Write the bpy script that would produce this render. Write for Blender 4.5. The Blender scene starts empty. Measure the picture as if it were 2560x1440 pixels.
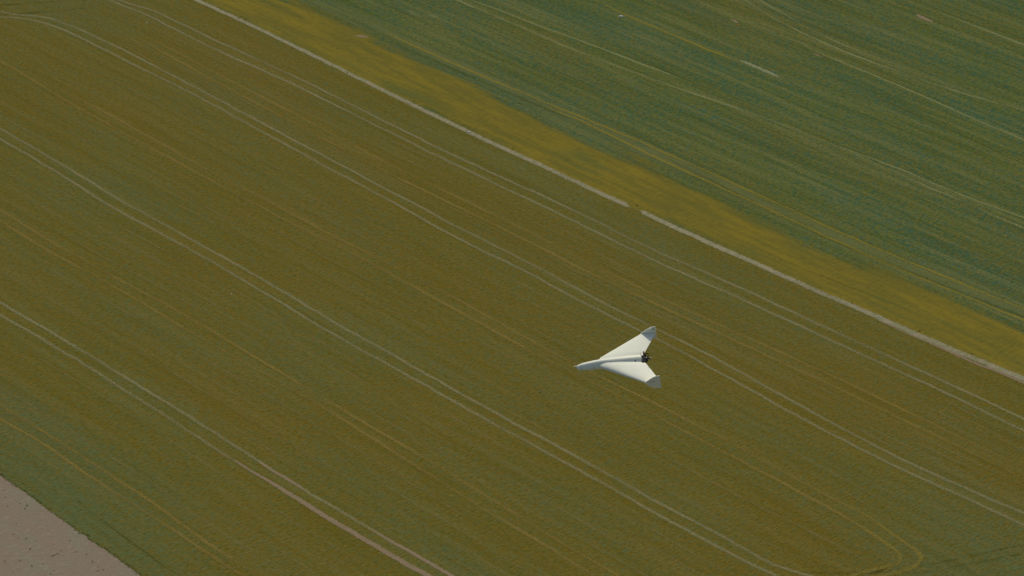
import bpy, bmesh, math, random
from mathutils import Vector, Matrix, noise as mnoise
random.seed(7)
R = math.radians
scene = bpy.context.scene
COL = scene.collection

# ------------------------------------------------------------------ camera
W, H, F = 2560.0, 1440.0, 5774.0          # photograph size and focal length in its pixels
DEP = R(37.7)                              # how steeply the camera looks down
DIST = 240.6                               # metres from camera to the ground in mid picture
CAM = Vector((0, -DIST * math.cos(DEP), DIST * math.sin(DEP)))
cr = Vector((1, 0, 0))
cf = (-CAM).normalized()
cu = cr.cross(cf)
cam_d = bpy.data.cameras.new("camera")
cam = bpy.data.objects.new("camera", cam_d)
COL.objects.link(cam)
cam.matrix_world = Matrix((( cr.x, cu.x, -cf.x, CAM.x), (cr.y, cu.y, -cf.y, CAM.y),
                           (cr.z, cu.z, -cf.z, CAM.z), (0, 0, 0, 1)))
cam_d.sensor_width = 36
cam_d.lens = 36 * F / W
cam_d.clip_start = 1
cam_d.clip_end = 20000
scene.camera = cam

# ------------------------------------------------------------------ light
SUN_ELEV, SUN_AZ = R(52), R(6)             # azimuth measured from +Y (away from the camera) towards +X
world = bpy.data.worlds.new("World")
scene.world = world
world.use_nodes = True
wn, wl = world.node_tree.nodes, world.node_tree.links
bg = wn["Background"]
sky = wn.new("ShaderNodeTexSky")
sky.sky_type = 'NISHITA'
sky.sun_disc = False
sky.sun_elevation = SUN_ELEV
sky.sun_rotation = SUN_AZ
sky.air_density = 1.0
sky.dust_density = 2.5
wl.new(sky.outputs[0], bg.inputs[0])
bg.inputs[1].default_value = 0.13
sd = bpy.data.lights.new("sun", 'SUN')
sd.energy = 2.85
sd.angle = R(0.5)
sd.color = (1.0, 0.95, 0.84)
sun = bpy.data.objects.new("sun", sd)
COL.objects.link(sun)
sv = Vector((math.sin(SUN_AZ) * math.cos(SUN_ELEV), math.cos(SUN_AZ) * math.cos(SUN_ELEV), math.sin(SUN_ELEV)))
sun.rotation_euler = sv.to_track_quat('Z', 'Y').to_euler()
sun.location = sv * 300
vs = scene.view_settings
vs.view_transform = 'Standard'
vs.look = 'None'
vs.gamma = 1
vs.exposure = -0.52
vs.use_curve_mapping = False

# ------------------------------------------------------------------ helpers
def ray(px, py):
    return (cr * (px - W / 2) - cu * (py - H / 2) + cf * F).normalized()

def gp(px, py, z=0.0):
    d = ray(px, py)
    t = (z - CAM.z) / d.z
    return CAM + d * t

def tag(o, label=None, cat=None, group=None, kind=None):
    if label: o["label"] = label
    if cat: o["category"] = cat
    if group: o["group"] = group
    if kind: o["kind"] = kind
    return o

def link(name, me, mat=None, parent=None):
    o = bpy.data.objects.new(name, me)
    COL.objects.link(o)
    if mat: me.materials.append(mat)
    if parent: o.parent = parent
    return o

def from_bm(name, bm, mat, parent=None, smooth=False):
    me = bpy.data.meshes.new(name)
    bmesh.ops.recalc_face_normals(bm, faces=bm.faces)
    bm.to_mesh(me)
    bm.free()
    if smooth:
        for p in me.polygons: p.use_smooth = True
    return link(name, me, mat, parent)

class NT:
    """small node-writing helper"""
    def __init__(s, name):
        s.m = bpy.data.materials.new(name)
        s.m.use_nodes = True
        s.t = s.m.node_tree
        s.n = s.t.nodes
        s.l = s.t.links
        s.b = s.n["Principled BSDF"]
        s.b.inputs["Roughness"].default_value = 0.9
        s.b.inputs["Specular IOR Level"].default_value = 0.05
        s.out = s.n["Material Output"]
    def node(s, t, **k):
        n = s.n.new(t)
        for a, v in k.items(): setattr(n, a, v)
        return n
    def put(s, sock, v):
        if isinstance(v, (int, float)): sock.default_value = v
        elif isinstance(v, (tuple, list)): sock.default_value = tuple(v) if len(v) != 3 or sock.type != 'RGBA' else tuple(v) + (1,)
        else: s.l.new(v, sock)
    def math(s, op, a, b=0.0, clamp=False):
        n = s.node("ShaderNodeMath", operation=op, use_clamp=clamp)
        s.put(n.inputs[0], a); s.put(n.inputs[1], b)
        return n.outputs[0]
    def mix(s, f, a, b):
        n = s.node("ShaderNodeMix", data_type='RGBA')
        s.put(n.inputs[0], f); s.put(n.inputs[6], a); s.put(n.inputs[7], b)
        return n.outputs[2]
    def step(s, v, lo, hi, a=0.0, b=1.0):
        n = s.node("ShaderNodeMapRange", interpolation_type='SMOOTHSTEP')
        s.put(n.inputs[0], v); s.put(n.inputs[1], lo); s.put(n.inputs[2], hi); s.put(n.inputs[3], a); s.put(n.inputs[4], b)
        return n.outputs[0]
    def coords(s, rot, scale, loc=(0, 0, 0)):
        g = s.node("ShaderNodeNewGeometry")
        r = s.node("ShaderNodeVectorRotate", rotation_type='Z_AXIS')
        s.l.new(g.outputs["Position"], r.inputs[0]); r.inputs["Angle"].default_value = rot
        m = s.node("ShaderNodeVectorMath", operation='MULTIPLY_ADD')
        s.l.new(r.outputs[0], m.inputs[0]); m.inputs[1].default_value = scale; m.inputs[2].default_value = loc
        return m.outputs[0]
    def noise(s, vec, scale=1.0, detail=2.0, rough=0.5, dist=0.0):
        n = s.node("ShaderNodeTexNoise")
        s.l.new(vec, n.inputs["Vector"])
        n.inputs["Scale"].default_value = scale; n.inputs["Detail"].default_value = detail
        n.inputs["Roughness"].default_value = rough; n.inputs["Distortion"].default_value = dist
        return n.outputs[0]
    def bump(s, h, strength, dist):
        n = s.node("ShaderNodeBump")
        s.put(n.inputs["Height"], h); n.inputs["Strength"].default_value = strength; n.inputs["Distance"].default_value = dist
        s.l.new(n.outputs[0], s.b.inputs["Normal"])
    def color(s, c): s.put(s.b.inputs["Base Color"], c)
    def alpha(s, a):
        """ragged cover: cut out leaf by leaf with fine noise, so it is either there or not"""
        nz = s.noise(s.coords(0.3, (8, 11, 0), (17, 3, 0)), 1, 2, 0.6)
        s.put(s.b.inputs["Alpha"], s.step(s.math('SUBTRACT', nz, s.math('SUBTRACT', 0.74, s.math('MULTIPLY', a, 0.48, clamp=True))), -0.012, 0.012))

ROW = math.atan2(-0.639, 0.769)            # direction the drill rows run in, on the ground
GR = R(-36)                                # lie of the combed crop leaves

# ------------------------------------------------------------------ crop materials
def crop(name, base, cool, warm, dark, streak_col, cool_amt, warm_amt, streak_amt, bump=0.55, seed=0.0, k=1.0, heads=()):
    m = NT(name)
    P = (seed, seed * 1.7, 0)
    g1 = m.noise(m.coords(GR, (2.0, 5.4, 0), P), 1, 4, 0.62)
    g2 = m.noise(m.coords(GR, (1.0, 2.3, 0), (P[0] + 31, 5, 0)), 1, 4, 0.65)
    g3 = m.noise(m.coords(GR, (1.1, 2.6, 0), (P[0] + 77, 9, 0)), 1, 4, 0.65)
    big = m.noise(m.coords(-ROW, (0.035, 0.16, 0), (P[0] + 3, 2, 0)), 1, 4, 0.55)
    big2 = m.noise(m.coords(-ROW, (0.03, 0.09, 0), (P[0] + 13, 22, 0)), 1, 3, 0.5)
    stk = m.noise(m.coords(-ROW, (0.040, 0.9, 0), (P[0] + 8, 41, 0)), 1, 6, 0.7, 0.5)
    stk2 = m.noise(m.coords(-ROW, (0.05, 3.0, 0), (P[0] + 18, 11, 0)), 1, 3, 0.65, 0.2)
    c = base
    f = m.math('ADD', m.step(g2, 0.40, 0.66), m.math('MULTIPLY', m.math('SUBTRACT', big, 0.5), 2.6))
    for (cx, cy, rad, amt) in heads:
        g_ = m.node("ShaderNodeNewGeometry")
        r_ = m.node("ShaderNodeVectorRotate", rotation_type='Z_AXIS')
        m.l.new(g_.outputs["Position"], r_.inputs[0]); r_.inputs["Angle"].default_value = -ROW; r_.inputs["Center"].default_value = (cx, cy, 0)
        v_ = m.node("ShaderNodeVectorMath", operation='SUBTRACT'); m.l.new(r_.outputs[0], v_.inputs[0]); v_.inputs[1].default_value = (cx, cy, 0)
        w_ = m.node("ShaderNodeVectorMath", operation='MULTIPLY'); m.l.new(v_.outputs[0], w_.inputs[0]); w_.inputs[1].default_value = (0.45, 1, 0)
        l_ = m.node("ShaderNodeVectorMath", operation='LENGTH'); m.l.new(w_.outputs[0], l_.inputs[0])
        f = m.math('ADD', f, m.step(l_.outputs["Value"], rad, rad * 0.2, 0, amt))
    c = m.mix(m.math('MULTIPLY', f, cool_amt, clamp=True), c, cool)
    f = m.math('ADD', m.step(g3, 0.42, 0.70), m.math('MULTIPLY', m.math('SUBTRACT', big2, 0.5), 1.6))
    c = m.mix(m.math('MULTIPLY', f, warm_amt, clamp=True), c, warm)
    c = m.mix(m.math('MULTIPLY', m.step(stk, 0.46, 0.66), streak_amt), c, streak_col)
    c = m.mix(m.math('MULTIPLY', m.step(stk, 0.50, 0.34), streak_amt * 0.7), c, dark)
    c = m.mix(m.math('MULTIPLY', m.step(stk2, 0.50, 0.36), streak_amt * 0.55), c, dark)
    c = m.mix(m.step(g1, 0.5, 0.32, 0, 0.9 * k), c, dark)
    c = m.mix(m.step(g1, 0.52, 0.70, 0, 0.65 * k), c, streak_col)
    m.color(c)
    h = m.math('ADD', m.math('MULTIPLY', g1, 1.0), m.math('MULTIPLY', g2, 0.5))
    m.bump(h, bump, 0.25)
    return m

LOW = crop("olive_crop", (0.134, 0.108, 0.014), (0.090, 0.122, 0.045), (0.182, 0.106, 0.010), (0.094, 0.078, 0.006),
           (0.168, 0.146, 0.042), 0.66, 0.55, 0.36,
           heads=[(gp(120, 1190).x, gp(120, 1190).y, 13, 0.85), (gp(2520, 1420).x, gp(2520, 1420).y, 12, 0.7), (gp(200, -10).x, gp(200, -10).y, 10, 0.4)])
UP = crop("green_crop", (0.098, 0.122, 0.026), (0.040, 0.105, 0.058), (0.150, 0.108, 0.016), (0.046, 0.072, 0.014),
          (0.165, 0.165, 0.052), 1.05, 0.72, 0.62, seed=5.0)

# ------------------------------------------------------------------ ground sheets
def sheet(name, pts, z, mat):
    bm = bmesh.new()
    vsx = [bm.verts.new((p[0], p[1], z)) for p in pts]
    f = bm.faces.new(vsx)
    f.normal_update()
    if f.normal.z < 0: f.normal_flip()
    bmesh.ops.triangulate(bm, faces=[f])
    me = bpy.data.meshes.new(name)
    bm.to_mesh(me); bm.free()
    return link(name, me, mat)

g = sheet("ground", [(-6000, -6000), (6000, -6000), (6000, 6000), (-6000, 6000)], 0.0, LOW.m)
tag(g, "olive brown young crop covering the wide field under the drone", kind="structure")

def catmull(P, step):
    out = []
    n = len(P)
    for i in range(n - 1):
        p0 = P[i - 1] if i else P[0] * 2 - P[1]
        p1, p2 = P[i], P[i + 1]
        p3 = P[i + 2] if i + 2 < n else P[-1] * 2 - P[-2]
        k = max(1, int((p2 - p1).length / step))
        for j in range(k):
            t = j / k
            out.append(0.5 * ((2 * p1) + (p2 - p0) * t + (2 * p0 - 5 * p1 + 4 * p2 - p3) * t * t + (3 * p1 - p0 - 3 * p2 + p3) * t ** 3))
    out.append(P[-1])
    return out

def smooth(P, it=1):
    for _ in range(it):
        P = [P[0]] + [(P[i - 1] + P[i] * 2 + P[i + 1]) / 4 for i in range(1, len(P) - 1)] + [P[-1]]
    return P

def ground_line(px, ext0=70, ext1=70, step=0.8, sm=1):
    """pixel readings of a line in the field -> its smooth course on the ground, run on beyond the picture"""
    P = smooth([gp(x, y) for x, y in px], sm)
    d0 = (P[0] - P[min(3, len(P) - 1)]).normalized()
    d1 = (P[-1] - P[max(-4, -len(P))]).normalized()
    P = catmull(P, step)
    if ext0: P = [P[0] + d0 * k for k in range(int(ext0), 0, -2)] + P
    if ext1: P = P + [P[-1] + d1 * k for k in range(2, int(ext1), 2)]
    return P

def ribbon(name, pts, width, z, mat, label=None, tap=(0, 0)):
    """flat strip of the given width (number or list) along pts; uv: metres along, 0..1 across"""
    n = len(pts)
    verts, faces, uvs, s = [], [], [], 0.0
    for i, p in enumerate(pts):
        t = (pts[min(i + 1, n - 1)] - pts[max(i - 1, 0)]).normalized()
        nr = Vector((-t.y, t.x, 0))
        w = width[i] if isinstance(width, list) else width
        if tap[0]: w *= min(1, 0.05 + ((p - pts[0]).length / tap[0]) ** 0.7)
        if tap[1]: w *= min(1, 0.05 + ((p - pts[-1]).length / tap[1]) ** 0.7)
        if i: s += (p - pts[i - 1]).length
        wob = 0.10 * mnoise.noise(Vector((p.x * 0.45, p.y * 0.45, z * 900))) + 0.05 * mnoise.noise(Vector((p.x * 1.6, p.y * 1.6, z * 700)))
        for q, sg in ((0, -0.5), (1, 0.5)):
            v = p + nr * (w * sg + wob)
            verts.append((v.x, v.y, z)); uvs.append((s, q))
    for i in range(n - 1):
        faces.append((2 * i, 2 * i + 2, 2 * i + 3, 2 * i + 1))
    me = bpy.data.meshes.new(name)
    me.from_pydata(verts, [], faces)
    ul = me.uv_layers.new(name="UVMap")
    for lp in me.loops: ul.data[lp.index].uv = uvs[lp.vertex_index]
    o = link(name, me, mat)
    tag(o, label, kind="structure")
    return o

def band(name, A, B, z, mat, label):
    """sheet between two courses A and B resampled to the same count"""
    def resample(P, n):
        L = [0]
        for i in range(1, len(P)): L.append(L[-1] + (P[i] - P[i - 1]).length)
        out, j = [], 0
        for k in range(n):
            t = L[-1] * k / (n - 1)
            while j < len(L) - 2 and L[j + 1] < t: j += 1
            out.append(P[j].lerp(P[j + 1], (t - L[j]) / max(1e-6, L[j + 1] - L[j])))
        return out
    n = 200
    A, B = resample(A, n), resample(B, n)
    verts, faces, uvs = [], [], []
    for i in range(n):
        for q, p in ((0, A[i]), (1, B[i])):
            verts.append((p.x, p.y, z)); uvs.append((i, q))
    for i in range(n - 1): faces.append((2 * i, 2 * i + 2, 2 * i + 3, 2 * i + 1))
    me = bpy.data.meshes.new(name)
    me.from_pydata(verts, [], faces)
    ul = me.uv_layers.new(name="UVMap")
    for lp in me.loops: ul.data[lp.index].uv = uvs[lp.vertex_index]
    o = link(name, me, mat)
    return tag(o, label, kind="structure")

def uvx(m):
    u = m.node("ShaderNodeUVMap")
    sp = m.node("ShaderNodeSeparateXYZ")
    m.l.new(u.outputs[0], sp.inputs[0])
    return sp.outputs[0], sp.outputs[1]

def track_mat(name, col, col2, strength, brk, edge=0.32, bump=0.4, col3=None):
    """worn line: soft frayed edges, breaks up along its length, crop showing through"""
    m = NT(name)
    u, v = uvx(m)
    d = m.math('ABSOLUTE', m.math('SUBTRACT', v, 0.5))
    n1 = m.noise(m.coords(GR, (1.9, 4.2, 0), (11, 3, 0)), 1, 4, 0.6)
    n2 = m.noise(m.coords(-ROW, (0.10, 0.5, 0), (5, 9, 0)), 1, 3, 0.6)
    n3 = m.noise(m.coords(GR, (0.9, 1.6, 0), (55, 9, 0)), 1, 2, 0.6)
    d = m.math('ADD', d, m.math('MULTIPLY', m.math('SUBTRACT', n1, 0.5), 0.5))
    a = m.step(d, 0.5, 0.5 - edge)
    a = m.math('MULTIPLY', a, m.math('MULTIPLY', m.step(n2, 0.5 - 0.22, 0.5 + 0.16, 1 - brk, 1), strength, clamp=True))
    # never reaches the ribbon's own rim
    a = m.math('MULTIPLY', a, m.step(m.math('ABSOLUTE', m.math('SUBTRACT', v, 0.5)), 0.5, 0.42), clamp=True)
    m.alpha(a)
    c = m.mix(m.step(n3, 0.4, 0.64), col, col2)
    if col3: c = m.mix(m.step(n1, 0.46, 0.28, 0, 0.7), c, col3)
    m.color(c)
    m.bump(n1, bump, 0.2)
    return m.m

PALE = track_mat("pale_track", (0.222, 0.188, 0.080), (0.184, 0.184, 0.084), 0.70, 0.26, edge=0.42)
FAINT = track_mat("faint_track", (0.220, 0.160, 0.034), (0.195, 0.152, 0.040), 0.65, 0.38, edge=0.42)
BROWN = track_mat("brown_track", (0.235, 0.172, 0.098), (0.218, 0.166, 0.092), 1.05, 0.2)
DARK = track_mat("dark_track", (0.068, 0.080, 0.012), (0.085, 0.080, 0.012), 0.50, 0.6)
YEL = track_mat("yellow_track", (0.225, 0.175, 0.022), (0.190, 0.165, 0.030), 0.78, 0.35, edge=0.42)
GREENP = track_mat("pale_green_track", (0.190, 0.215, 0.085), (0.215, 0.205, 0.075), 0.66, 0.5)

# --- boundary strip and the green field beyond it
S1 = [(490,0),(572,36),(640,66),(800,147),(900,198),(1034,262),(1172,332),(1284,383),(1369,419),(1494,481),(1581,520)]
S2 = [(1612,532),(1700,575),(1800,620),(1947,686),(2072,739),(2197,795),(2353,862),(2432,897),(2560,947)]
strip_all = ground_line(S1 + S2, 120, 120, sm=2)
far = [p.copy() for p in strip_all]
poly = [(p.x, p.y) for p in far] + [(far[-1].x + 1400, far[-1].y + 900), (3000, 5000), (-3000, 5000)]
o = sheet("field", poly, 0.004, UP.m)
tag(o, "dark green streaky crop of the neighbouring field beyond the bare strip", kind="structure")

VB = [(560,-62),(672,0),(800,47),(900,100),(1025,152),(1119,205),(1212,258),(1306,297),(1431,350),(1556,404),(1675,462),(1760,508),(1885,568),
      (1994,619),(2057,643),(2166,682),(2229,715),(2354,766),(2463,815),(2560,855)]
vb = ground_line(VB, 120, 120, sm=1)
vm = NT("yellow_verge")
_, v = uvx(vm)
nb = vm.noise(vm.coords(-ROW, (0.06, 0.35, 0), (3, 7, 0)), 1, 4, 0.6)
nf = vm.noise(vm.coords(GR, (1.2, 3.0, 0), (9, 4, 0)), 1, 4, 0.6)
nc = vm.noise(vm.coords(-ROW, (0.12, 0.9, 0), (29, 4, 0)), 1, 4, 0.65)
edge = vm.math('ADD', v, vm.math('MULTIPLY', vm.math('SUBTRACT', nb, 0.5), 0.85))
edge = vm.math('ADD', edge, vm.math('MULTIPLY', vm.math('SUBTRACT', nf, 0.5), 0.15))
vm.alpha(vm.math('MULTIPLY', vm.math('MULTIPLY', vm.step(edge, 0.98, 0.52), vm.step(v, 1.0, 0.93)), vm.step(edge, -0.12, 0.12, 0.25, 1.0)))
c = vm.mix(vm.step(nc, 0.38, 0.66), (0.135, 0.118, 0.019), (0.195, 0.150, 0.017))
c = vm.mix(vm.step(vm.noise(vm.coords(-ROW, (0.07, 0.45, 0), (2, 66, 0)), 1, 4, 0.6), 0.54, 0.70, 0, 0.7), c, (0.100, 0.112, 0.026))
c = vm.mix(vm.step(nf, 0.5, 0.3, 0, 0.4), c, (0.095, 0.078, 0.012))
c = vm.mix(vm.step(nf, 0.55, 0.75, 0, 0.3), c, (0.24, 0.20, 0.045))
vm.color(c)
vm.bump(nf, 0.4, 0.2)
# widen a little upwards so the soft edge has room
pull = [p + Vector((0.639, 0.769, 0)) * 3.2 for p in vb]
band("verge", strip_all, pull, 0.008, vm.m, "yellow ochre margin of thin crop along the upper side of the bare strip")

STRIPM = track_mat("bare_strip_soil", (0.285, 0.245, 0.145), (0.225, 0.220, 0.115), 0.98, 0.35, edge=0.34, bump=0.7, col3=(0.130, 0.130, 0.045))
def wid(pts, a, b):
    n = len(pts)
    return [a + (b - a) * i / (n - 1) for i in range(n)]
cut = min(range(len(strip_all)), key=lambda i: (strip_all[i] - gp(1597, 527)).length)
s1 = [p.copy() for p in strip_all[:cut]]
s2 = [p.copy() for p in strip_all[cut:]]
ribbon("path", s1, wid(s1, 0.72, 1.05), 0.012, STRIPM, "pale bare soil strip between the fields, left of its gap", tap=(0, 1))
ribbon("path", s2, wid(s2, 1.0, 1.3), 0.012, STRIPM, "pale bare soil strip between the fields, right of its gap", tap=(1, 0))
s3 = ground_line([(2190,800),(2280,838),(2353,870),(2432,905),(2500,932),(2560,957)], 0, 120, sm=0)
ribbon("path", s3, wid(s3, 0.4, 0.7), 0.016, BROWN, "pinkish brown lower edge of the bare strip at the right", tap=(8, 0))

# --- bare soil patch
SP = [(0,1188),(47,1220),(78,1242),(118,1275),(160,1303),(201,1333),(236,1357),(283,1388),(331,1423),(352,1440)]
edge_pts = ground_line(SP, 90, 60, step=0.25, sm=1)
for i, p in enumerate(edge_pts):
    o = 0.10 * (mnoise.noise(Vector((p.x * 1.6, p.y * 1.6, 0))) + 0.8 * mnoise.noise(Vector((p.x * 5, p.y * 5, 3))))
    p += Vector((0.7, 0.7, 0)) * o
sm_ = NT("bare_soil")
n1 = sm_.noise(sm_.coords(GR, (1.4, 2.6, 0)), 1, 5, 0.65)
n2 = sm_.noise(sm_.coords(-ROW, (0.25, 0.6, 0)), 1, 4, 0.6)
n3 = sm_.noise(sm_.coords(0, (2.5, 5, 0), (4, 4, 0)), 1, 3, 0.7)
c = sm_.mix(sm_.step(n2, 0.4, 0.65), (0.225, 0.172, 0.118), (0.215, 0.185, 0.122))
c = sm_.mix(sm_.step(n1, 0.52, 0.72, 0, 0.55), c, (0.300, 0.255, 0.165))
c = sm_.mix(sm_.step(n3, 0.62, 0.74, 0, 0.4), c, (0.20, 0.21, 0.12))
c = sm_.mix(sm_.step(n3, 0.36, 0.26, 0, 0.5), c, (0.10, 0.078, 0.045))
sm_.color(c)
sm_.bump(sm_.math('ADD', n1, n3), 0.45, 0.12)
poly = [(p.x, p.y) for p in edge_pts] + [(-40, -150), (-220, -150), (-220, 40)]
o = sheet("bare_soil", poly, 0.004, sm_.m)
tag(o, "pinkish brown bare soil in the lower left corner beside the crop", kind="structure")

# --- wheel tracks
T = {
'T1a': [(303,3),(353,16),(400,33),(450,58),(512,91),(572,114),(644,150),(722,184),(800,222),(900,273),(972,308),(1050,348),(1125,384),(1212,425),(1291,461),(1387,501),(1472,544),(1550,584),(1616,619),(1719,662),(1812,703),(1916,747),(2000,791),(2125,847),(2204,883),(2316,934),(2435,987),(2560,1048)],
'T1b': [(300,11),(344,25),(375,42),(431,70),(506,108),(587,147),(656,175),(734,212),(800,242),(900,295),(975,331),(1075,381),(1166,423),(1253,469),(1334,503),(1431,550),(1525,597),(1603,637),(1700,681),(1800,723),(1894,766),(1962,798),(2044,834),(2154,887),(2247,928),(2354,975),(2447,1025),(2560,1077)],
'F1a': [(372,94),(450,134),(531,178),(619,225),(703,266),(800,319),(900,373),(987,419),(1075,459),(1166,503),(1269,553),(1369,606),(1500,669),(1647,747),(1781,803),(1916,866),(2031,916),(2097,947),(2210,1000),(2322,1056),(2447,1116),(2560,1169)],
'F1b': [(359,103),(437,147),(531,200),(625,250),(719,300),(800,341),(900,397),(1025,459),(1134,512),(1244,562),(1353,622),(1500,694),(1609,747),(1719,797),(1835,850),(1954,906),(2041,944),(2166,1006),(2266,1053),(2385,1112),(2510,1172),(2560,1197)],
'T2a': [(37,37),(94,39),(134,47),(175,64),(259,100),(334,137),(406,175),(500,225),(606,281),(703,334),(800,384),(900,439),(994,487),(1087,537),(1166,579),(1231,612),(1325,656),(1419,709),(1500,753),(1562,784),(1625,816),(1725,862),(1800,903),(1860,934),(1960,994),(2088,1059),(2151,1097),(2247,1144),(2354,1194),(2463,1244),(2560,1283)],
'T2b': [(0,42),(59,45),(109,56),(156,73),(219,100),(312,152),(397,191),(487,237),(594,295),(687,347),(800,409),(900,461),(994,512),(1100,572),(1181,616),(1256,650),(1341,691),(1425,741),(1500,778),(1587,822),(1656,853),(1750,906),(1879,975),(1985,1037),(2113,1103),(2229,1162),(2338,1212),(2447,1259),(2560,1312)],
'F2a': [(119,206),(206,253),(312,306),(406,359),(484,409),(594,462),(700,519),(778,562),(875,609),(950,647),(1037,691),(1106,731),(1200,778),(1294,834),(1387,884),(1450,919),(1603,990),(1656,1018),(1760,1075),(1863,1125),(1947,1172),(2022,1216),(2098,1253),(2153,1281),(2230,1334),(2278,1367),(2300,1384),(2303,1400),(2289,1415),(2258,1428),(2197,1441)],
'F2b': [(0,153),(62,187),(125,228),(219,284),(297,325),(406,384),(531,453),(625,503),(719,552),(825,609),(931,659),(1012,703),(1091,750),(1169,787),(1262,844),(1356,894),(1472,950),(1547,990),(1669,1056),(1760,1104),(1879,1166),(2022,1242),(2109,1290),(2175,1329),(2232,1371),(2252,1391),(2245,1406),(2208,1419),(2153,1432)],
'T3a': [(0,322),(66,359),(141,403),(228,456),(312,509),(394,550),(500,612),(594,662),(700,723),(787,778),(875,828),(966,878),(1044,922),(1162,990),(1281,1057),(1375,1106),(1469,1156),(1562,1209),(1641,1256),(1719,1296),(1800,1337),(1860,1370),(1920,1408),(1975,1428),(2030,1440)],
'T3b': [(0,347),(62,381),(134,425),(219,481),(300,530),(375,569),(469,619),(562,672),(700,756),(794,812),(887,866),(981,916),(1109,990),(1219,1049),(1312,1102),(1406,1152),(1500,1206),(1594,1259),(1687,1309),(1800,1370),(1860,1402),(1930,1436)],
'F3a': [(0,525),(47,553),(116,600),(203,647),(306,703),(391,747),(469,791),(562,847),(656,903),(800,991),(931,1069),(1025,1122),(1175,1212),(1275,1277),(1362,1331),(1469,1396),(1547,1440)],
'F3b': [(9,556),(41,578),(103,619),(175,656),(266,703),(375,769),(469,825),(562,878),(656,931),(775,1000),(869,1056),(994,1137),(1109,1209),(1203,1268),(1281,1315),(1375,1368),(1484,1440)],
'T4a': [(0,756),(56,789),(131,834),(225,887),(281,925),(359,972),(453,1028),(531,1078),(641,1150),(712,1194),(791,1244),(869,1287),(931,1328),(994,1362),(1066,1403),(1125,1437)],
'T4b': [(0,787),(87,837),(156,878),(234,925),(312,975),(391,1025),(469,1075),(578,1148),(631,1181),(681,1208),(759,1256),(822,1297),(900,1341),(962,1381),(1069,1440)],
'F4a': [(0,1012),(78,1059),(150,1106),(212,1147),(295,1199),(378,1253),(462,1316),(541,1375),(619,1422),(650,1442)],
'F4b': [(0,1047),(94,1094),(142,1134),(201,1173),(283,1232),(378,1289),(472,1353),(540,1396),(600,1435)],
}
where = {'T1': 'nearest below the bare strip', 'T2': 'second pale pair below the bare strip', 'T3': 'pale pair crossing the middle left',
         'T4': 'pale pair above the bare soil corner', 'F1': 'faint pair between the first two pale pairs', 'F2': 'faint ochre pair passing under the drone',
         'F3': 'faint ochre pair left of the middle', 'F4': 'faint ochre pair nearest the bare soil corner'}
Z = 0.016
for kx, px in T.items():
    e0 = 0 if kx in ('F1a', 'F1b', 'F2a') else 80
    e1 = 30 if kx in ('F2a', 'F2b') else 80
    if kx in ('T1a', 'T1b', 'T2a', 'T2b'): e0 = 25
    pts = ground_line(px, e0, e1, step=0.6, sm=1)
    w = 0.68 if kx[0] == 'T' else 0.70
    tp = (6 if not e0 or kx[:2] in ('T1', 'T2') else 0, 0)
    ribbon("wheel_track", pts, w, Z, PALE if kx[0] == 'T' else FAINT,
           ("upper" if kx[2] == 'a' else "lower") + " wheel line, " + where[kx[:2]], tap=tp)
# weaker drill lines between the pairs
def yat(px, x):
    for (x0, y0), (x1, y1) in zip(px, px[1:]):
        if x0 <= x <= x1: return y0 + (y1 - y0) * (x - x0) / max(1, x1 - x0)
    return None
LINE = track_mat("drill_line", (0.190, 0.150, 0.045), (0.165, 0.150, 0.045), 0.58, 0.6, edge=0.42)
order = [('T1b','F1a'), ('F1b','T2a'), ('T2b','F2a'), ('F2b','T3a'), ('T3b','F3a'), ('F3b','T4a'), ('T4b','F4a')]
nz = 0
for up_, lo_ in order:
    for fr in (0.22, 0.42, 0.6, 0.8):
        L_ = []
        for x in range(0, 2561, 80):
            a_, b_ = yat(T[up_], x), yat(T[lo_], x)
            if a_ is None or b_ is None or b_ - a_ < 8: continue
            L_.append((x, a_ + (b_ - a_) * fr))
        if len(L_) > 6:
            nz += 1
            ribbon("drill_line", ground_line(L_, 30, 40, step=0.8, sm=1), random.uniform(0.35, 0.6), 0.0138 + 0.00005 * nz, LINE,
                   "faint drill line between the wheel lines of the olive field", tap=(4, 4))
LOOPM = track_mat("loop_track", (0.205, 0.165, 0.030), (0.180, 0.152, 0.032), 0.66, 0.12, edge=0.42)
for lp, wd in (([(2098,1253),(2153,1281),(2230,1334),(2278,1367),(2300,1384),(2303,1400),(2289,1415),(2258,1428),(2197,1441)], 0.75),
               ([(2109,1290),(2175,1329),(2232,1371),(2252,1391),(2245,1406),(2208,1419),(2153,1432)], 0.7)):
    nz += 1
    ribbon("wheel_track", ground_line(lp, 0, 20, step=0.3, sm=0), wd, 0.0168 + 0.00005 * nz, LOOPM, "yellow wheel line curling round in the turning loop at the lower right", tap=(6, 0))
# worn brown stretch of the lowest pale pair
b1 = ground_line([(590,1152),(631,1181),(681,1208),(759,1256),(822,1297),(900,1341),(962,1381),(1069,1440)], 0, 60, step=0.6)
nb_ = len(b1)
ribbon("wheel_track", b1, [0.25 + 0.50 * min(1, i / (nb_ * 0.18)) for i in range(nb_)], 0.020, BROWN, "wide pinkish brown worn rut running off the bottom edge")
b2 = ground_line([(640,1150),(712,1194),(760,1225)], 0, 0, step=0.6)
ribbon("wheel_track", b2, 0.42, 0.020, BROWN, "short brown worn stretch beside the wide rut, upper end", tap=(1.5, 1.5))
b3 = ground_line([(930,1326),(994,1362),(1066,1403),(1125,1437)], 0, 60, step=0.6)
ribbon("wheel_track", b3, 0.55, 0.020, BROWN, "brown worn stretch beside the wide rut, at the bottom edge", tap=(4, 0))
b4 = ground_line([(1250,1016),(1320,1052),(1370,1080)], 0, 0, step=0.6)
ribbon("wheel_track", b4, 0.35, 0.020, FAINT, "short brown scratch above the middle pale pair", tap=(2, 2))

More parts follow.
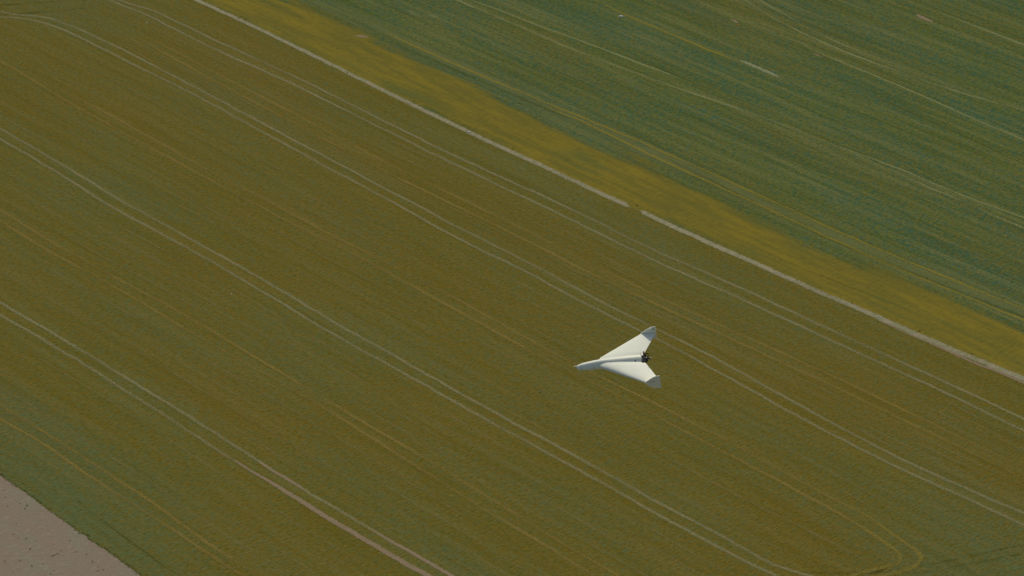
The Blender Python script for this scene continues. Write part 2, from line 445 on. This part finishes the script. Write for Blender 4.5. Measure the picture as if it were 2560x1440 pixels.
# tracks of the upper field
U = [
('G', 0.55, [(1867,2),(1925,41),(1980,70),(2080,118),(2170,150),(2261,186),(2374,226),(2560,276)], "pale line across the upper right field, lower of two"),
('G', 0.45, [(1903,2),(1962,36),(2012,68),(2075,98),(2200,150)], "pale line across the upper right field, upper of two"),
('G', 0.60, [(1144,0),(1200,25),(1275,56),(1337,81),(1400,112),(1468,136),(1558,172),(1672,213),(1808,258),(1898,290),(2012,331),(2147,390),(2238,430),(2329,471),(2442,521),(2560,571)], "long pale line through the middle of the green field"),
('G', 0.45, [(2020,338),(2147,384),(2238,418),(2306,444),(2397,489),(2560,544)], "pale line branching above the long one at the right"),
('G', 0.5, [(1170,-4),(1300,46),(1420,92),(1520,126),(1700,196)], "pale line beside the upper end of the long one"),
('D', 0.8, [(931,81),(1025,125),(1119,166),(1212,206),(1291,240),(1353,269),(1431,300)], "dark furrow in the green field above the verge, left part"),
('Y', 0.55, [(1353,262),(1431,291),(1525,337),(1604,376),(1717,430),(1830,480),(1966,544),(2080,598),(2151,631),(2291,690),(2416,742),(2560,800)], "yellow line in the green field above the verge, lower of two"),
('Y', 0.55, [(960,80),(1100,145),(1240,205),(1380,262),(1500,312),(1620,362),(1740,415),(1860,470),(1990,530),(2120,590),(2260,650),(2400,706),(2560,772)], "yellow line in the green field above the verge, upper of two"),
('D', 0.6, [(1640,382),(1760,436),(1916,531),(2020,575),(2135,625),(2260,676),(2400,730),(2560,792)], "dark furrow between the two yellow lines"),
('D', 0.45, [(1900,628),(2000,668),(2140,726),(2280,776),(2350,806)], "thin dark furrow near the verge at the right"),
('D', 0.5, [(2380,26),(2450,60),(2560,100)], "dark furrow in the top right corner"),
('G', 0.7, [(2330,24),(2440,66),(2560,112)], "pale line in the top right corner"),
('D', 0.45, [(1480,100),(1600,150),(1720,200),(1850,250),(1960,290)], "dark furrow beside the long pale line"),
('Y', 0.6, [(1506,10),(1560,36),(1640,70),(1740,112),(1860,160)], "yellow line at the top of the green field"),
('G', 0.4, [(1960,90),(2080,150),(2200,190),(2330,250),(2460,310),(2560,350)], "thin pale line in the right of the green field"),
('D', 0.5, [(2160,230),(2300,290),(2430,350),(2560,410)], "thin dark furrow in the right of the green field"),
]
SAGE = track_mat("sage_crop", (0.118, 0.138, 0.050), (0.135, 0.135, 0.038), 0.62, 0.45, edge=0.45)
ribbon("field_margin", ground_line([(760,-10),(900,52),(1025,112),(1180,175),(1300,238),(1440,300),(1560,352),(1700,412),(1840,475),(1980,545),(2100,598),(2240,655),(2380,705),(2560,780)], 90, 90, step=0.8),
       6.5, 0.006, SAGE, "paler sage green margin of the far field beside the yellow verge")
MU = {'G': GREENP, 'D': DARK, 'Y': YEL}
for i, (k, w, px, lab) in enumerate(U):
    long_ = px[-1][0] >= 2560
    pts = ground_line(px, 60 if px[0][1] < 5 else 0, 80 if long_ else 0, step=0.8)
    ribbon("wheel_track", pts, w, 0.0085 + 0.0002 * i, MU[k], lab, tap=(0 if px[0][1] < 5 else 5, 0 if long_ else 5))
# short scars
TURN = [([(0,37),(60,34),(140,27),(230,18)], 0.7, "dark headland furrow in the top left corner, lower"),
        ([(0,13),(80,8),(170,2)], 0.7, "dark headland furrow in the top left corner, upper"),
        ([(2090,1440),(2190,1432),(2290,1416),(2400,1398),(2480,1378),(2560,1362)], 0.45, "dark headland furrow in the lower right corner, upper"),
        ([(2230,1444),(2330,1426),(2420,1410),(2500,1396),(2560,1384)], 0.5, "dark headland furrow in the lower right corner, lower"),
        ([(1995,1430),(2080,1434),(2180,1430),(2260,1420)], 0.4, "dark headland furrow in front of the turning loops"),
        ([(185,1245),(240,1290),(300,1335),(370,1385),(440,1436)], 0.3, "dark furrow beside the bare soil corner"),
        ([(1500,4),(1512,3),(1528,1)], 0.5, "short dark scratch at the top edge, left"),
        ([(1596,8),(1616,6),(1636,3)], 0.5, "short dark scratch at the top edge, right")]
for px, w, lab in TURN:
    ribbon("wheel_track", ground_line(px, 0, 40 if px[-1][0] == 2560 else 0, step=0.6), w, 0.0125, DARK, lab, tap=(0 if px[0][0] < 2 else 3, 0 if px[-1][0] == 2560 else 3))
SC = [([(1848,150),(1880,162),(1915,178),(1950,192)], 1.0, track_mat("bleached_crop", (0.24, 0.25, 0.13), (0.20, 0.22, 0.10), 0.75, 0.2, edge=0.45, bump=0.6), "bleached pale streak of flattened crop in the green field"),
      ([(885,89),(905,91),(925,93)], 0.7, BROWN, "small brown bare spot near the top of the verge"),
      ([(2288,35),(2310,46),(2335,55)], 0.85, BROWN, "small brown bare spot in the top right of the green field"),
      ([(2030,132),(2045,138),(2058,144)], 0.35, BROWN, "thin brown bare scratch in the green field"),
      ([(1824,48),(1838,53),(1850,59)], 0.55, BROWN, "small brown bare mark near the top of the green field"),
      ([(1015,25),(1050,38),(1100,42)], 1.1, GREENP, "pale blotch at the top of the green field")]
for px, w, mt, lab in SC:
    ribbon("bare_spot", ground_line(px, 0, 0, step=0.4, sm=0), w, 0.0130, mt, lab, tap=(0.9, 0.9))

# ------------------------------------------------------------------ tufts (real blades)
def tuft_mesh(name, spots, mat, hr, n_bl=7, wr=0.05):
    bm = bmesh.new()
    for p, s in spots:
        for _ in range(n_bl):
            a = random.uniform(0, math.tau)
            ln = random.uniform(*hr) * s
            lean = random.uniform(0.2, 0.9)
            base = Vector((p.x + random.gauss(0, 0.09 * s), p.y + random.gauss(0, 0.09 * s), 0.01))
            d = Vector((math.cos(a) * lean, math.sin(a) * lean, 1)).normalized()
            sd_ = Vector((-math.sin(a), math.cos(a), 0)) * wr * s
            m_ = base + d * ln * 0.6
            t_ = base + d * ln + Vector((math.cos(a), math.sin(a), -0.4)) * ln * 0.2
            v = [bm.verts.new(x) for x in (base - sd_, base + sd_, m_ + sd_ * 0.8, m_ - sd_ * 0.8, t_)]
            bm.faces.new((v[0], v[1], v[2], v[3])); bm.faces.new((v[3], v[2], v[4]))
    me = bpy.data.meshes.new(name)
    bm.to_mesh(me); bm.free()
    return link(name, me, mat)

gm = NT("tuft_green")
nn = gm.noise(gm.coords(0, (1, 1, 0)), 1, 2)
gm.color(gm.mix(gm.step(nn, 0.4, 0.6), (0.085, 0.095, 0.016), (0.13, 0.12, 0.024)))
spots = []
for pts in (s1, s2):
    for i, p in enumerate(pts):
        q = p
        px = (q - CAM)
        if abs(q.x) > 75 or random.random() < 0.8: continue
        t = (pts[min(i + 1, len(pts) - 1)] - pts[max(0, i - 1)]).normalized()
        nr = Vector((-t.y, t.x, 0))
        if mnoise.noise(Vector((p.x * 0.25, p.y * 0.25, 1))) < 0.02: continue
        spots.append((p + nr * random.uniform(0.35, 0.65) + t * random.uniform(-0.4, 0.4), random.uniform(0.35, 0.9)))
        if random.random() < 0.25:
            spots.append((p + nr * random.uniform(-0.4, 0.3), random.uniform(0.3, 0.8)))
o = tuft_mesh("grass_tufts", spots, gm.m, (0.06, 0.16))
tag(o, "dark green grass tufts fringing the pale bare strip", "grass", kind="stuff")

spots = []
for _ in range(170):
    x = random.uniform(0, 330); y = random.uniform(1200, 1439)
    yb = 1188 + (x / 352.0) * 252
    if y < yb + 14: continue
    if mnoise.noise(Vector((x * 0.012, y * 0.02, 5))) < 0.0 and random.random() < 0.8: continue
    spots.append((gp(x, y), random.uniform(0.25, 0.7)))
o = tuft_mesh("weeds", spots, gm.m, (0.10, 0.2), 6)
tag(o, "small dark weed sprigs scattered over the bare soil corner", "weeds", kind="stuff")
spots = []
for p in edge_pts:
    if -75 < p.x < 0:
        for _ in range(2):
            spots.append((p + Vector((0.6, 0.7, 0)) * random.uniform(-0.04, 0.22), random.uniform(0.5, 1.0)))
ge = NT("crop_leaf")
ge.color(ge.mix(ge.step(ge.noise(ge.coords(0, (1.3, 1.3, 0)), 1, 3), 0.4, 0.6), (0.105, 0.125, 0.022), (0.15, 0.12, 0.02)))
o = tuft_mesh("crop_edge", spots, ge.m, (0.03, 0.07), 6)
tag(o, "ragged leafy edge of the crop against the bare soil corner", "crop", kind="stuff")

# ------------------------------------------------------------------ pale stones
stm = NT("pale_stone")
stm.color(stm.mix(stm.noise(stm.coords(0, (9, 9, 0)), 1, 3), (0.62, 0.62, 0.56), (0.42, 0.40, 0.34)))
def stone(px, py, sx, sy, sz, label):
    bm = bmesh.new()
    bmesh.ops.create_icosphere(bm, subdivisions=3, radius=1)
    for v in bm.verts:
        k = 1 + 0.35 * mnoise.noise(v.co * 1.7 + Vector((px, py, 0)))
        v.co = Vector((v.co.x * sx, v.co.y * sy, max(-0.3, v.co.z) * sz)) * k
    o = from_bm("stone", bm, stm.m, None, True)
    o.location = gp(px, py) + Vector((0, 0, sz * 0.25))
    tag(o, label, "stone", "pale stones lying in the fields")
stone(1173, 330, 0.17, 0.11, 0.08, "bright pale stone on the bare strip, upper left of the two there")
stone(2200, 793, 0.13, 0.10, 0.08, "bright pale stone on the bare strip, lower right of the two there")
stone(1552, 41, 0.26, 0.14, 0.08, "largest pale stone, on a yellow line near the top of the green field")
stone(367, 57, 0.09, 0.07, 0.06, "tiny pale stone between two pale wheel lines near the top left")
stone(579, 735, 0.07, 0.06, 0.06, "tiny pale stone alone in the olive crop left of the middle")

# ------------------------------------------------------------------ the drone
PD = (1645.5, 891.0)
KPM = 62.7                                 # pixels per metre at the drone
v = ray(*PD)
origin = CAM + v * (F / KPM / v.dot(cf))
r_ = cr.copy()
d_ = -cu.copy()                            # picture down
f_im = Vector((-1.0, 0.112, 0)); s_im = Vector((0.045, 0.778, 0))
# complete the two picture rows to a rotation
rowx = Vector((-1.0, 0.045, -0.08))
rowy = Vector((0.116, 0.778, -0.617)).normalized()
rowx = (rowx - rowy * rowx.dot(rowy)).normalized()
rowz = rowx.cross(rowy)                    # depth row: f x s points back at the camera
# axes in (right, down, away)
vloc = v
rr = (r_ - vloc * r_.dot(vloc)).normalized()
dd = vloc.cross(rr).normalized()
if dd.dot(d_) < 0: dd = -dd
def axis(i): return rr * rowx[i] + dd * rowy[i] + vloc * rowz[i]
fx, sy_, uz = axis(0), axis(1), axis(2)
if uz.dot(vloc) > 0:
    rowz = -rowz
    fx, sy_, uz = axis(0), axis(1), axis(2)
drone = bpy.data.objects.new("drone", None)
COL.objects.link(drone)
drone.empty_display_size = 0.5
drone.matrix_world = Matrix(((fx.x, sy_.x, uz.x, origin.x), (fx.y, sy_.y, uz.y, origin.y), (fx.z, sy_.z, uz.z, origin.z), (0, 0, 0, 1)))
tag(drone, "white delta winged drone with a black rear engine flying low over the field", "drone")
print("drone axes up.z", uz.z, "fwd.z", fx.z, "left.z", sy_.z, "det", fx.cross(sy_).dot(uz), "alt", origin.z)

wm = NT("white_paint")
a1 = wm.noise(wm.coords(0.4, (2.0, 2.0, 2.0)), 1, 4, 0.6)
a2 = wm.noise(wm.coords(0.4, (14.0, 14.0, 14.0)), 1, 3, 0.6)
wm.color(wm.mix(wm.step(a1, 0.42, 0.66, 0, 0.6), (0.82, 0.81, 0.62), (0.76, 0.76, 0.60)))
wm.b.inputs["Roughness"].default_value = 0.5
wm.b.inputs["Specular IOR Level"].default_value = 0.3
wm.bump(a2, 0.08, 0.01)
WHITE = wm.m
def plain(name, col, rough=0.5, metal=0.0, spec=0.4):
    m = NT(name)
    n = m.noise(m.coords(0.2, (30, 30, 30)), 1, 2)
    m.color(m.mix(n, tuple(x * 0.85 for x in col), tuple(min(1, x * 1.15) for x in col)))
    m.b.inputs["Roughness"].default_value = rough
    m.b.inputs["Metallic"].default_value = metal
    m.b.inputs["Specular IOR Level"].default_value = spec
    return m.m
BLACK = plain("black_metal", (0.010, 0.011, 0.012), 0.6, spec=0.2)
DGREY = plain("dark_engine", (0.018, 0.019, 0.021), 0.6, spec=0.2)
STEEL = plain("bare_metal", (0.42, 0.42, 0.41), 0.35, 0.8)
TAN = plain("tan_wood", (0.48, 0.34, 0.20), 0.5)
RED = plain("red_brown", (0.16, 0.05, 0.03), 0.5)
GREYM = plain("grey_fitting", (0.30, 0.30, 0.27), 0.5)
INK = plain("ink", (0.05, 0.05, 0.035), 0.7)
FINM = NT("fin_bounce_white")
b1_ = FINM.noise(FINM.coords(0.3, (3, 3, 3)), 1, 3)
FINM.color(FINM.mix(b1_, (0.90, 0.89, 0.70), (0.86, 0.85, 0.69)))  # paler than the wing white: ground bounce light put into the colour
FINM.b.inputs["Roughness"].default_value = 0.6
FINM = FINM.m

def loft(name, secs, mat, parent, caps=True):
    """secs: list of closed rings (lists of Vector)"""
    bm = bmesh.new()
    rings = [[bm.verts.new(p) for p in s] for s in secs]
    n = len(rings[0])
    for a, b in zip(rings, rings[1:]):
        for i in range(n):
            bm.faces.new((a[i], a[(i + 1) % n], b[(i + 1) % n], b[i]))
    if caps:
        bm.faces.new(rings[0][::-1]); bm.faces.new(rings[-1])
    o = from_bm(name, bm, mat, parent, True)
    return o

def interp(tab, x):
    for (x0, *a), (x1, *b) in zip(tab, tab[1:]):
        if (x0 - x) * (x1 - x) <= 0:
            t = (x - x0) / (x1 - x0)
            t2 = t
            return [p + (q - p) * t2 for p, q in zip(a, b)]
    return list(tab[-1][1:])

# x, half width, height above axis, depth below axis, axis z
FUS = [(3.30, .012, .012, .012, -.095), (3.285, .064, .060, .070, -.100), (3.25, .098, .088, .106, -.098), (3.18, .130, .120, .145, -.092),
       (3.05, .160, .152, .185, -.082), (2.90, .176, .170, .205, -.074), (2.70, .194, .194, .222, -.064), (2.45, .205, .215, .215, -.052),
       (2.20, .222, .232, .215, -.055), (1.90, .230, .240, .205, -.065), (1.50, .234, .240, .190, -.078), (1.10, .234, .236, .175, -.085),
       (0.85, .230, .228, .165, -.09), (0.69, .222, .215, .155, -.09), (0.665, .200, .190, .135, -.09)]
def fus_ring(x, w, up, dn, zc, n=40):
    out = []
    for i in range(n):
        th = math.tau * i / n
        c, s = math.cos(th), math.sin(th)
        y = w * math.copysign(abs(c) ** 0.92, c)
        if s > 0: y *= 1 - 0.42 * s ** 1.2
        z = zc + (up if s > 0 else dn) * s
        out.append(Vector((x, y, z)))
    return out
xs = [3.30, 3.285, 3.25, 3.18, 3.11, 3.05, 2.97, 2.90, 2.8, 2.70, 2.57, 2.45, 2.32, 2.20, 2.05, 1.90, 1.7, 1.50, 1.3, 1.10, .95, 0.85, 0.77, 0.69, 0.665]
fus = loft("fuselage", [fus_ring(x, *interp(FUS, x)) for x in xs], WHITE, drone)

def tube(name, a, b, r0, r1, mat, parent, n=14, smooth_=True):
    a, b = Vector(a), Vector(b)
    d = (b - a).normalized()
    u = d.orthogonal().normalized(); w = d.cross(u)
    rings = [[p + (u * math.cos(math.tau * i / n) + w * math.sin(math.tau * i / n)) * r for i in range(n)] for p, r in ((a, r0), (b, r1))]
    bm = bmesh.new()
    R0 = [bm.verts.new(p) for p in rings[0]]; R1 = [bm.verts.new(p) for p in rings[1]]
    for i in range(n): bm.faces.new((R0[i], R0[(i + 1) % n], R1[(i + 1) % n], R1[i]))
    bm.faces.new(R0[::-1]); bm.faces.new(R1)
    return from_bm(name, bm, mat, parent)

# nose probe and seam ring
tube("air_probe", (3.26, -0.02, -0.045), (3.42, -0.02, -0.035), 0.018, 0.012, WHITE, fus)
x0 = 3.10
bm = bmesh.new()
prm = interp(FUS, x0)
A = fus_ring(x0 + 0.006, prm[0] * 1.006, prm[1] * 1.006, prm[2] * 1.006, prm[3]); B = fus_ring(x0 - 0.006, prm[0] * 1.012, prm[1] * 1.012, prm[2] * 1.012, prm[3])
va = [bm.verts.new(p) for p in A]; vb_ = [bm.verts.new(p) for p in B]
for i in range(len(va)): bm.faces.new((va[i], va[(i + 1) % 40], vb_[(i + 1) % 40], vb_[i]))
from_bm("nose_seam", bm, GREYM, fus, True)

def on_fus(x, th):
    w, up, dn, zc = interp(FUS, x)
    c, s = math.cos(th), math.sin(th)
    y = w * math.copysign(abs(c) ** 0.92, c)
    if s > 0: y *= 1 - 0.42 * s ** 1.2
    return Vector((x, y, zc + (up if s > 0 else dn) * s))
def port(x, th, r, mat, name="port_hole"):
    p = on_fus(x, th); c = Vector((x, 0, interp(FUS, x)[3]))
    n = (p - c).normalized()
    return tube(name, p - n * 0.015, p + n * 0.006, r, r, mat, fus, 12)
port(2.60, R(10), 0.018, GREYM)
port(0.92, R(40), 0.026, BLACK)
port(0.71, R(0), 0.020, BLACK)
port(1.35, R(58), 0.014, GREYM)

# wings
def airfoil(y, xl, xt, t, zc=0.0, n=18):
    ch = xl - xt
    up, lo = [], []
    for i in range(n + 1):
        q = (1 - math.cos(math.pi * i / n)) / 2          # 0 at nose .. 1 at tail
        x = xl - q * ch
        th = t * 0.5 * (min(1, (q / 0.13)) ** 1 if False else (1 - (1 - min(1, q / 0.20)) ** 2) ** 0.5) * (1 - max(0, (q - 0.25) / 0.75) ** 1.5 * 0.93)
        up.append(Vector((x, y, zc + th * 1.1)))
        lo.append(Vector((x, y, zc - th * 0.9)))
    return up + lo[-1:0:-1]
def wing(sgn):
    st = []
    ys = [0.0, 0.12, 0.2, 0.25, 0.35, 0.5, 0.7, 0.9, 1.1, 1.2, 1.245]
    for y in ys:
        q = (y - 0.25) / 1.0
        xl = 2.33 - 1.71 * q
        if y < 0.25: xl = 2.33 + (0.25 - y) * 0.6
        xt = 0.53 - 0.525 * q if y > 0.2 else 0.70
        t = 0.215 * (1 - q) + 0.06 * q if y > 0.25 else 0.215
        st.append(airfoil(y * sgn, xl, max(xt, 0.003), t, 0.0))
    w = loft("wing", st, WHITE, drone)
    return w
w1 = wing(1); w1["label"] = "left wing, lit on top with a blue shaded leading edge"
w2 = wing(-1); w2["label"] = "right wing, pointing away and shaded at its tip by the fin"
# tip fins
FO = [(.635, 0), (.57, .07), (.45, .175), (.32, .265), (.22, .325), (.15, .350), (0.0, .362), (-.005, 0), (0.0, -.40), (.16, -.395), (.26, -.37), (.36, -.30), (.47, -.205), (.57, -.09)]
def fin(sgn):
    bm = bmesh.new()
    t = 0.012
    ya, yb = 1.245 * sgn, (1.245 + 2 * t) * sgn
    A = [bm.verts.new((x, ya, z)) for x, z in FO]; B = [bm.verts.new((x, yb, z)) for x, z in FO]
    n = len(FO)
    for i in range(n): bm.faces.new((A[i], A[(i + 1) % n], B[(i + 1) % n], B[i]))
    bm.faces.new(A); bm.faces.new(B[::-1])
    bmesh.ops.bevel(bm, geom=[e for e in bm.edges if abs(e.verts[0].co.y - e.verts[1].co.y) < 1e-6], offset=0.004, segments=1, affect='EDGES')
    return from_bm("fin", bm, FINM, drone)
f1 = fin(1); f1["label"] = "left tip fin carrying a dark serial marking"
f2 = fin(-1); f2["label"] = "right tip fin with a small fitting at its top rear corner"
# fitting on the far fin
bm = bmesh.new()
bmesh.ops.create_uvsphere(bm, u_segments=14, v_segments=8, radius=1)
for v_ in bm.verts: v_.co = Vector((v_.co.x * 0.08, v_.co.y * 0.035, v_.co.z * 0.035)) + Vector((0.17, -1.225, 0.295))
from_bm("tip_light", bm, WHITE, f2, True)
tube("bolt", (0.105, -1.245, 0.235), (0.105, -1.22, 0.235), 0.026, 0.022, DGREY, f2)
tube("bolt", (0.07, -1.245, 0.29), (0.07, -1.225, 0.29), 0.016, 0.014, GREYM, f2)

# serial marking on the near fin
cu_ = bpy.data.curves.new("serial", 'FONT')
cu_.body = "K 2278"
cu_.size = 0.075
cu_.extrude = 0.001
tmp = bpy.data.objects.new("tmp", cu_)
COL.objects.link(tmp)
bpy.context.view_layer.update()
me = bpy.data.meshes.new_from_object(tmp.evaluated_get(bpy.context.evaluated_depsgraph_get()))
bpy.data.objects.remove(tmp)
# reads left to right seen from the left side: text x -> -X, text y -> +Z
me.transform(Matrix(((-1, 0, 0, 0.44), (0, 0, 1, 1.245 + 0.024 + 0.0015), (0, 1, 0, 0.0), (0, 0, 0, 1))) @ Matrix.Rotation(R(3), 4, 'Z'))
link("serial_marking", me, INK, f1)

# engine
def box(name, lo, hi, mat, parent, bev=0.006):
    bm = bmesh.new()
    bmesh.ops.create_cube(bm, size=1)
    lo, hi = Vector(lo), Vector(hi)
    for v_ in bm.verts: v_.co = (lo + hi) / 2 + Vector([v_.co[i] * (hi - lo)[i] for i in range(3)])
    bmesh.ops.bevel(bm, geom=bm.edges[:], offset=bev, segments=2, affect='EDGES')
    return from_bm(name, bm, mat, parent)
eng = box("engine", (0.46, -0.11, -0.14), (0.59, 0.20, 0.08), BLACK, drone, 0.02)
tube("crankcase", (0.50, 0.0, -0.0), (0.34, 0.0, -0.01), 0.085, 0.065, DGREY, eng, 20)
def cylinder_finned(sgn, mat):
    bm = bmesh.new()
    n = 16
    prof = []
    y = 0.05
    for k in range(7):
        prof += [(y, 0.062), (y + 0.010, 0.062), (y + 0.010, 0.048), (y + 0.018, 0.048)]
        y += 0.018
    prof += [(y, 0.045), (y + 0.02, 0.03)]
    rings = []
    for (yy, r) in prof:
        rings.append([bm.verts.new((0.43 + r * math.cos(math.tau * i / n), yy * sgn, -0.01 + r * math.sin(math.tau * i / n))) for i in range(n)])
    for a, b in zip(rings, rings[1:]):
        for i in range(n): bm.faces.new((a[i], a[(i + 1) % n], b[(i + 1) % n], b[i]))
    bm.faces.new(rings[0][::-1]); bm.faces.new(rings[-1])
    return from_bm("cylinder", bm, mat, eng)
cylinder_finned(1, DGREY); cylinder_finned(-1, BLACK)
tube("air_filter", (0.545, -0.10, 0.06), (0.545, -0.10, 0.125), 0.045, 0.042, STEEL, eng, 18)
tube("exhaust_stack", (0.43, -0.10, 0.0), (0.47, -0.245, 0.10), 0.036, 0.026, BLACK, eng, 12)
tube("exhaust_root", (0.42, 0.0, 0.0), (0.42, -0.11, 0.03), 0.034, 0.030, BLACK, eng, 12)
# looped pipe
bm = bmesh.new()
N1, N2 = 28, 8
ctr = Vector((0.325, -0.11, 0.04))
ex, ey = Vector((1, 0, 0)), Vector((0, -0.62, 0.78)).normalized()
ez = ex.cross(ey)
vv = [[bm.verts.new(ctr + (ex * math.cos(a) + ey * math.sin(a)) * (0.062 + 0.017 * math.cos(b)) + ez * 0.017 * math.sin(b))
       for b in [math.tau * j / N2 for j in range(N2)]] for a in [math.tau * i / N1 for i in range(N1)]]
for i in range(N1):
    for j in range(N2):
        bm.faces.new((vv[i][j], vv[(i + 1) % N1][j], vv[(i + 1) % N1][(j + 1) % N2], vv[i][(j + 1) % N2]))
from_bm("looped_pipe", bm, BLACK, eng, True)
tube("drive_shaft", (0.35, 0, -0.01), (0.22, 0, -0.012), 0.040, 0.028, DGREY, eng, 16)
tube("muffler", (0.46, 0.06, -0.075), (0.30, 0.05, -0.06), 0.028, 0.026, BLACK, eng, 12)
tube("spark_plug", (0.40, 0.12, 0.055), (0.40, 0.14, 0.09), 0.012, 0.012, STEEL, eng, 8)
tube("spark_plug", (0.36, 0.03, 0.075), (0.36, 0.03, 0.10), 0.016, 0.014, STEEL, eng, 8)
for a in ((0.50, 0.10, -0.13), (0.50, -0.08, -0.13)):
    tube("mount_strut", a, (0.33, a[1] * 0.4, -0.05), 0.010, 0.010, BLACK, eng, 8)
# propeller, its two slim blades standing nearly along the line of sight
prop = tube("propeller", (0.225, 0, -0.012), (0.185, 0, -0.013), 0.035, 0.035, BLACK, drone, 16)
pd = Vector((0, 0.64, 0.77))
for sg in (1, -1):
    bm = bmesh.new()
    L = 0.34
    ring = []
    for k in range(9):
        q = k / 8
        r = 0.03 + L * q
        cw = 0.022 + 0.028 * math.sin(math.pi * min(1, q * 1.15 + 0.1)) * (1 - q * 0.35)
        tw = R(50 - 32 * q)
        c = Vector((0.205, 0, -0.012)) + pd * sg * r
        side = Vector((0, -pd.z, pd.y)) * sg
        ch = side * math.cos(tw) + Vector((1, 0, 0)) * math.sin(tw)
        nn_ = pd.cross(ch).normalized() * 0.005
        ring.append([bm.verts.new(c + ch * cw), bm.verts.new(c + nn_), bm.verts.new(c - ch * cw), bm.verts.new(c - nn_)])
    for a, b in zip(ring, ring[1:]):
        for i in range(4): bm.faces.new((a[i], a[(i + 1) % 4], b[(i + 1) % 4], b[i]))
    bm.faces.new(ring[0][::-1]); bm.faces.new(ring[-1])
    from_bm("blade", bm, BLACK, prop, True)
tube("spinner", (0.185, 0, -0.013), (0.12, 0, -0.014), 0.034, 0.026, TAN, prop, 16)
tube("spinner_tip", (0.12, 0, -0.014), (0.075, 0, -0.015), 0.026, 0.008, RED, prop, 16)

# draw the engine and propeller up against the tail of the fuselage
def walk(o):
    yield o
    for c_ in o.children: yield from walk(c_)
for part in (eng, prop):
    for o in walk(part):
        o.data.transform(Matrix.Translation((0.665 - 0.59 * 0.84, 0, -0.045)) @ Matrix.Diagonal((0.84, 1.18, 1.12, 1)))
